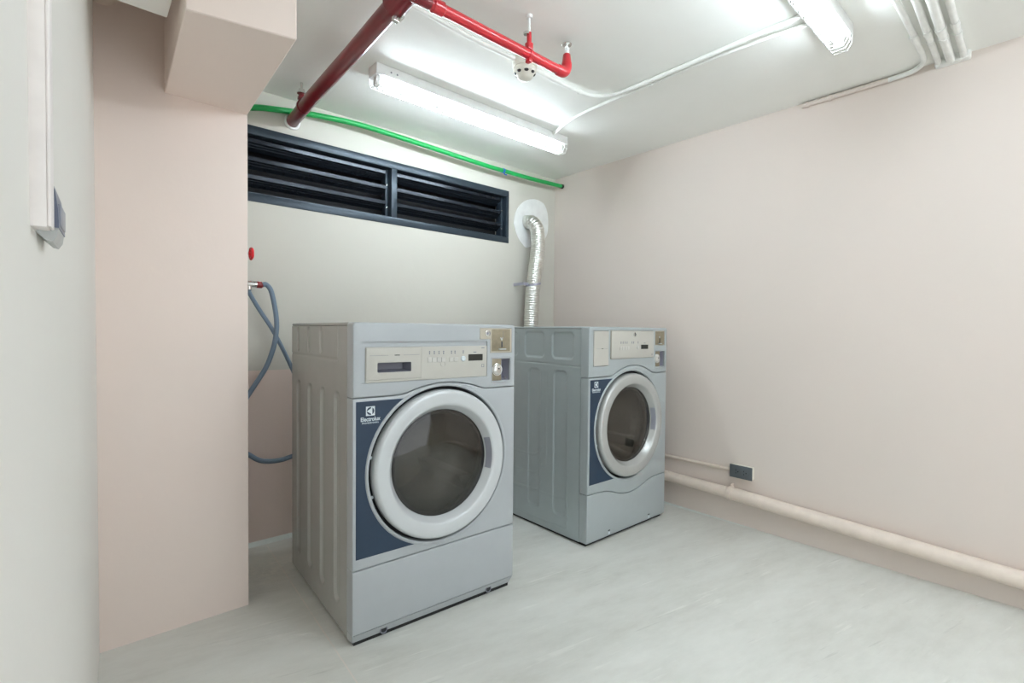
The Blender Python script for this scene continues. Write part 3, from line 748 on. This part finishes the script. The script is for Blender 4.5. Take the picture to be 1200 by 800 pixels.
    lathe(bm, [(.270, -.018), (.2765, -.016), (.2768, .004), (.276, .010), (.2738, .0155), (.2702, .0195), (.266, .0218), (.262, .0228), (.245, .0225), (.228, .0212), (.2215, .0195), (.2185, .0165),
               (.2135, .009), (.2065, -.002), (.2005, -.010), (.1985, -.016), (.205, -.02)], (DCX, 0, DCZ), '-y', 128, closed=True)
    dr = obj('door', bm, RG, t, 50)
    bm = new(); lathe(bm, [(0, .0), (.06, -.0004), (.12, -.0022), (.17, -.006), (.2, -.0105), (.2, -.0145), (.17, -.010), (.12, -.0062), (.06, -.0044), (0, -.004)], (DCX, 0, DCZ), '-y', 96); obj('door_glass', bm, 'glass', dr)
    bm = new(); lathe(bm, [(.1995, -.012), (.1995, -.0165), (.188, -.020), (.186, -.016)], (DCX, 0, DCZ), '-y', 96, closed=True); obj('glass_seal', bm, 'black', dr)
    bm = new(); lathe(bm, [(.189, -.0165), (.187, -.018), (.183, -.040), (.172, -.066), (.15, -.088), (.12, -.102), (.07, -.111), (0, -.114), (0, -.118), (.07, -.115), (.12, -.106), (.152, -.092), (.175, -.069), (.187, -.042), (.191, -.018), (.189, -.0165)], (DCX, 0, DCZ), '-y', 96); bmesh.ops.remove_doubles(bm, verts=bm.verts, dist=1e-5); obj('glass_bowl', bm, 'glass', dr)
    bm = new(); n = 18; q = []
    for k in range(n + 1):
        a = math.radians(-14 + 34 * k / n); q.append([(rr, h) for rr, h in ((.2035, -.0065), (.2175, .0155), (.2170, .0165), (.2030, -.0048))])
        q[-1] = [bm.verts.new((DCX + rr * math.cos(a), -h, DCZ + rr * math.sin(a))) for rr, h in q[-1]]
    for A, Bv in zip(q, q[1:]):
        for k in range(4): bm.faces.new((A[k], A[(k + 1) % 4], Bv[(k + 1) % 4], Bv[k]))
    bm.faces.new(q[0]); bm.faces.new(q[-1]); obj('door_handle', bm, 'handle', dr)
    for a in (168, 196):
        bm = new(); lathe(bm, [(0, .002), (.005, .001), (.006, -.002)], (DCX + .2835 * math.cos(math.radians(a)), .006, DCZ + .2835 * math.sin(math.radians(a))), '-y', 10); obj('hinge_screw', bm, 'logo', dr)
    # --- drum and gasket behind the glass
    bm = new(); lathe(bm, [(.203, -.030), (.212, -.045), (.20, -.060), (.215, -.085), (.245, -.09)], (DCX, 0, DCZ), '-y', 72); obj('door_gasket', bm, 'gasket', t)
    bm = new(); lathe(bm, [(.215, -.085), (.250, -.10), (.252, -.52), (.20, -.545), (.06, -.55), (.05, -.53), (0, -.528)], (DCX, 0, DCZ), '-y', 72)
    dm = obj('drum', bm, 'drum', t)
    for k in range(3):
        a = math.radians(205 + 120 * k); bm = new()
        c = Vector((DCX + .235 * math.cos(a), 0, DCZ + .235 * math.sin(a))); n_ = Vector((-math.cos(a), 0, -math.sin(a))); tn = Vector((-math.sin(a), 0, math.cos(a)))
        pr = [(-.035, -.012), (-.02, .02), (0, .045), (.02, .02), (.035, -.012)]
        A = [bm.verts.new(c + tn * p_ + n_ * q_ + Vector((0, .13, 0))) for p_, q_ in pr]; Bv = [bm.verts.new(c + tn * p_ + n_ * q_ + Vector((0, .50, 0))) for p_, q_ in pr]
        for k2 in range(5): bm.faces.new((A[k2], A[(k2 + 1) % 5], Bv[(k2 + 1) % 5], Bv[k2]))
        bm.faces.new(A); bm.faces.new(Bv); obj('drum_lifter', bm, 'drum', dm, 20)
    # --- controls
    if washer:
        bm = new(); plate(bm, rrect(.0242, .5458, .8937, 1.0348, .006), .006, .02, 0, [rrect(.085, .214, .927, .963, .003)]); rp = obj('control_recess', bm, B, t)
        bm = new(); plate(bm, rrect(.0445, .5455, .8945, 1.0155, .004), .0015, .0062, .0012, [rrect(.0455, .2545, .9025, 1.0150, .001)]); cp = obj('control_panel', bm, 'cream', t)
        bm = new(); plate(bm, rrect(.0463, .2537, .9033, 1.0142, .002), .0002, .0062, .0012, [rrect(.086, .213, .928, .962, .004)]); dw = obj('detergent_drawer', bm, 'cream', t)
        bm = new()
        fr = rrect(.086, .213, .928, .962, .004); bk = rrect(.092, .198, .936, .958, .003)
        A = [bm.verts.new((x, .0012, z)) for x, z in fr]; Bv = [bm.verts.new((x, .040, z)) for x, z in bk]
        for k in range(len(A)): bm.faces.new((A[k], A[(k + 1) % len(A)], Bv[(k + 1) % len(A)], Bv[k]))
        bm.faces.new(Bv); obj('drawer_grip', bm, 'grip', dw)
        slot_mark('ink', dw, 'printed_line', .058, .125, .9865, .9873, .0002, .0004); slot_mark('ink', dw, 'printed_line', .183, .245, .9865, .9873, .0002, .0004)
        bm = new()
        for k in range(8): box(bm, .149 + k * .0025, .1508 + k * .0025, -.0003, .0004, .9855, .9885)
        obj('small_lettering', bm, 'gap', dw)
        Y = .0014
        for k in range(4):
            x = .278 + k * .0195
            slot_mark('button', cp, 'button', x, x + .0185, .9565, .9755, Y, .0022, .0012)
        for x in (.371, .3905): slot_mark('button', cp, 'button', x, x + .0185, .957, .974, Y, .0022, .0012)
        bm = new(); lathe(bm, [(0, .0042), (.008, .004), (.0102, .002), (.0105, 0)], (.433, Y, .967), '-y', 28); obj('start_button', bm, 'logo', cp)
        bm = new(); lathe(bm, [(.0085, .0), (.009, .0012), (.0095, 0)], (.343, Y, .949), '-y', 24); obj('option_button', bm, 'button', cp)
        for x in (.287, .3065, .3265, .346, .3805, .396, .4335):
            slot_mark('ink', cp, 'printed_symbol', x - .0022, x + .0022, .994, .9985, Y, .0004); slot_mark('ink', cp, 'printed_symbol', x - .0018, x + .0018, .9865, .9925, Y, .0004)
        slot_mark('ink', cp, 'small_lettering', .480, .494, .9895, .9925, Y, .0004); slot_mark('ink', cp, 'small_lettering', .518, .5326, 1.006, 1.009, Y, .0004)
        slot_mark('lcd', cp, 'display', .457, .5245, .9575, .983, Y, .001, .0008)
        bm = new(); plate(bm, rrect(.519, .531, .931, .943), Y - .0005, Y + .0003, 0, [rrect(.5205, .5295, .9325, .9415)]); obj('printed_symbol', bm, 'ink', cp)
        # coin head
        bm = new(); plate(bm, [(.510, 1.0415), (.561, 1.0415), (.561, .9865), (.669, .9865), (.669, 1.0855), (.510, 1.0855)], -.0005, .006, .0012); cb = obj('coin_plate', bm, 'creamedge', t)
        bm = new(); plate(bm, rrect(.5665, .660, .9925, 1.0815, .002), -.0016, 0, .001); cs = obj('coin_slot_plate', bm, 'steel', cb)
        bm = new(); lathe(bm, [(.0125, 0), (.0125, .004), (.010, .005), (.009, .003), (.009, .0015), (0, .0015)], (.5465, -.0005, 1.0645), '-y', 28); lk = obj('lock', bm, 'chrome', cb)
        bm = new(); lathe(bm, [(0, .0022), (.0055, .002), (.006, .001)], (.5465, -.0005, 1.0645), '-y', 20); obj('keyhole', bm, 'handle', lk)
        slot_mark('navy', cs, 'coin_slot', .6145, .6195, 1.008, 1.0315, -.0016, .0012); slot_mark('ink', cs, 'printed_symbols', .623, .6242, 1.043, 1.075, -.0016, .0003)
        bm = new(); plate(bm, [(.609, 1.048), (.6125, 1.048), (.6165, 1.0395), (.620, 1.048), (.622, 1.048), (.617, 1.034)], -.0022, -.0012); obj('arrow_mark', bm, 'logo', cs)
        bm = new(); box(bm, .600, .634, -.010, -.0012, .999, 1.0025, .001); obj('coin_lip', bm, 'logo', cs)
        x0, x1, z0, z1, dx, dz, dm_ = .565, .666, .865, .967, .5955, .918, 'chrome'
    else:
        bm = new(); plate(bm, rrect(.033, .149, .903, 1.079, .003), -.003, .012, .0015); dw = obj('lint_drawer', bm, 'cream', t)
        slot_mark('ink', dw, 'printed_line', .052, .082, .9890, .9898, -.003, .0004); slot_mark('ink', dw, 'printed_line', .112, .140, .9890, .9898, -.003, .0004)
        slot_mark('gap', dw, 'small_lettering', .090, .106, .988, .9908, -.003, .0004)
        bm = new(); plate(bm, rrect(.167, .545, .9365, 1.0805, .003), -.0065, .012, .0015); cp = obj('control_panel', bm, 'cream', t)
        bm = new(); plate(bm, rrect(.166, .546, .9355, 1.0815, .003), -.004, .010); obj('panel_edge', bm, 'creamedge', cp)
        Y = -.0066
        bm = new(); lathe(bm, [(.011, 0), (.011, .003), (.009, .004), (.0085, .002), (0, .002)], (.3635, Y, 1.062), '-y', 28); lk = obj('lock', bm, 'chrome', cp)
        slot_mark('gap', lk, 'keyhole', .3615, .3655, 1.054, 1.070, Y - .002, .001)
        for x in (.245, .262, .280, .297, .340, .355, .395):
            slot_mark('ink', cp, 'printed_symbol', x - .002, x + .002, 1.013, 1.025, Y, .0004)
        slot_mark('ink', cp, 'small_lettering', .448, .464, 1.0135, 1.0165, Y, .0004); slot_mark('ink', cp, 'printed_symbol', .525, .530, .946, .956, Y, .0004)
        for k in range(4): slot_mark('button', cp, 'button', .236 + k * .0205, .2555 + k * .0205, .980, .998, Y, .0022, .0012)
        bm = new(); lathe(bm, [(0, .0042), (.008, .004), (.0102, .002), (.0105, 0)], (.394, Y, .992), '-y', 28); obj('start_button', bm, 'button', cp)
        slot_mark('lcd', cp, 'display', .4235, .4885, .9825, 1.006, Y, .001, .0008)
        bm = new(); plate(bm, rrect(.567, .662, 1.001, 1.083, .003), .001, .008, .001); cb = obj('coin_plate', bm, 'creamedge', t)
        bm = new(); plate(bm, rrect(.571, .657, 1.005, 1.079, .002), -.0004, .002, .001); cs = obj('coin_slot_plate', bm, 'steel', cb)
        slot_mark('gap', cs, 'coin_slot', .609, .6145, 1.014, 1.040, -.0004, .0012)
        bm = new(); plate(bm, [(.603, 1.052), (.607, 1.052), (.6105, 1.045), (.614, 1.052), (.616, 1.052), (.611, 1.040)], -.0008, .0004); obj('arrow_mark', bm, 'logo', cs)
        bm = new(); box(bm, .598, .625, -.009, .0, 1.0095, 1.0125, .001); obj('coin_lip', bm, 'logo', cs)
        x0, x1, z0, z1, dx, dz, dm_ = .566, .668, .872, .972, .589, .925, 'button'
    # coin return: a sunk steel pocket with a turning dial on its left half
    bm = new(); xm = x0 + (x1 - x0) * .53
    plate(bm, rrect(x0 + .001, x1 - .001, z0 + .001, z1 - .001, .003), .0, .012, .001, [rrect(x0 + .005, x1 - .005, z0 + .008, z1 - .005, .002)])
    cr = obj('coin_return', bm, B, t)
    bm = new(); A = rrect(x0 + .005, x1 - .005, z0 + .008, z1 - .005, .002); Cn = rrect(xm + .004, x1 - .014, z0 + .014, z1 - .014, .002)
    a_ = [bm.verts.new((x, .010, z)) for x, z in A]; b_ = [bm.verts.new((x, .044, z)) for x, z in Cn]
    for k in range(len(a_)): bm.faces.new((a_[k], a_[(k + 1) % len(a_)], b_[(k + 1) % len(a_)], b_[k]))
    bm.faces.new(b_); obj('return_pocket', bm, 'bluesteel', cr)
    bm = new(); box(bm, x0 + .005, xm, .003, .010, z0 + .008, z1 - .005, .001); obj('dial_plate', bm, 'steel', cr)
    bm = new(); lathe(bm, [(.026, .0), (.0255, .004), (.023, .0055), (.0205, .005), (.0195, .007), (.017, .0085), (0, .0095)], (dx, .003, dz), '-y', 36); dl = obj('dial', bm, dm_, cr)
    bm = new(); lathe(bm, [(0, .0105), (.003, .0105), (.003, .008)], (dx + .004, .003, dz + .004), '-y', 12); obj('keyhole', bm, 'gap', dl)
    for zz in (z0 + .014, z1 - .012):
        bm = new(); lathe(bm, [(0, .006), (.004, .0055), (.0055, 0)], (xm + .009, .022, zz), '-y', 14); obj('screw', bm, 'chrome', cr)
    if washer:
        bm = new(); lathe(bm, [(0, .006), (.004, .0055), (.0055, 0)], (x1 - .014, .022, z0 + .016), '-y', 14); obj('screw', bm, 'chrome', cr)
    # feet
    for x in (.07, WD - .07):
        for y in (.08, DP - .08):
            bm = new(); lathe(bm, [(0, 0), (.022, 0), (.022, .012), (.01, .014), (.01, .02)], (x, y, 0), 'z', 20); obj('foot', bm, 'black', t)
    return t
machine((-2.0953, -1.0921, 0), -.0542, 'larger silver front loader in the foreground with detergent drawer and coin slot', 'washing machine', True)
machine((-.8905, -1.0972, 0), -.0147, 'grey coin dryer standing in the corner by the right wall', 'dryer', False)

# ------------------------------------------------------------------ camera, world, view
cam = bpy.data.cameras.new('camera'); co = bpy.data.objects.new('camera', cam); COL.objects.link(co)
cam.sensor_width = 36.0; cam.lens = 578.3907 / 1200 * 36; cam.clip_start = .02
r = Vector((.74976021, -.66165029, .00886088)); u = Vector((.00754276, .02193569, .99973093)); f = Vector((.66166663, .74949164, -.02143718))
mw = Matrix((r, u, -f)).transposed().to_4x4(); mw.translation = Vector((-2.78068588, -2.66391583, 1.07534861))
co.matrix_world = mw
SC.camera = co
w = bpy.data.worlds.new('world'); SC.world = w; w.use_nodes = True
w.node_tree.nodes['Background'].inputs[0].default_value = (.90, .95, 1.0, 1); w.node_tree.nodes['Background'].inputs[1].default_value = 1.0
SC.view_settings.view_transform = 'Standard'; SC.view_settings.look = 'None'; SC.view_settings.gamma = 1.0; SC.view_settings.use_curve_mapping = False
SC.view_settings.exposure = 0.84
SC.cycles.max_bounces = 12; SC.cycles.diffuse_bounces = 8; SC.cycles.glossy_bounces = 6; SC.cycles.transmission_bounces = 10
SC.cycles.use_denoising = True
SC.cycles.sample_clamp_indirect = 6.0
SC.cycles.caustics_reflective = False; SC.cycles.caustics_refractive = False
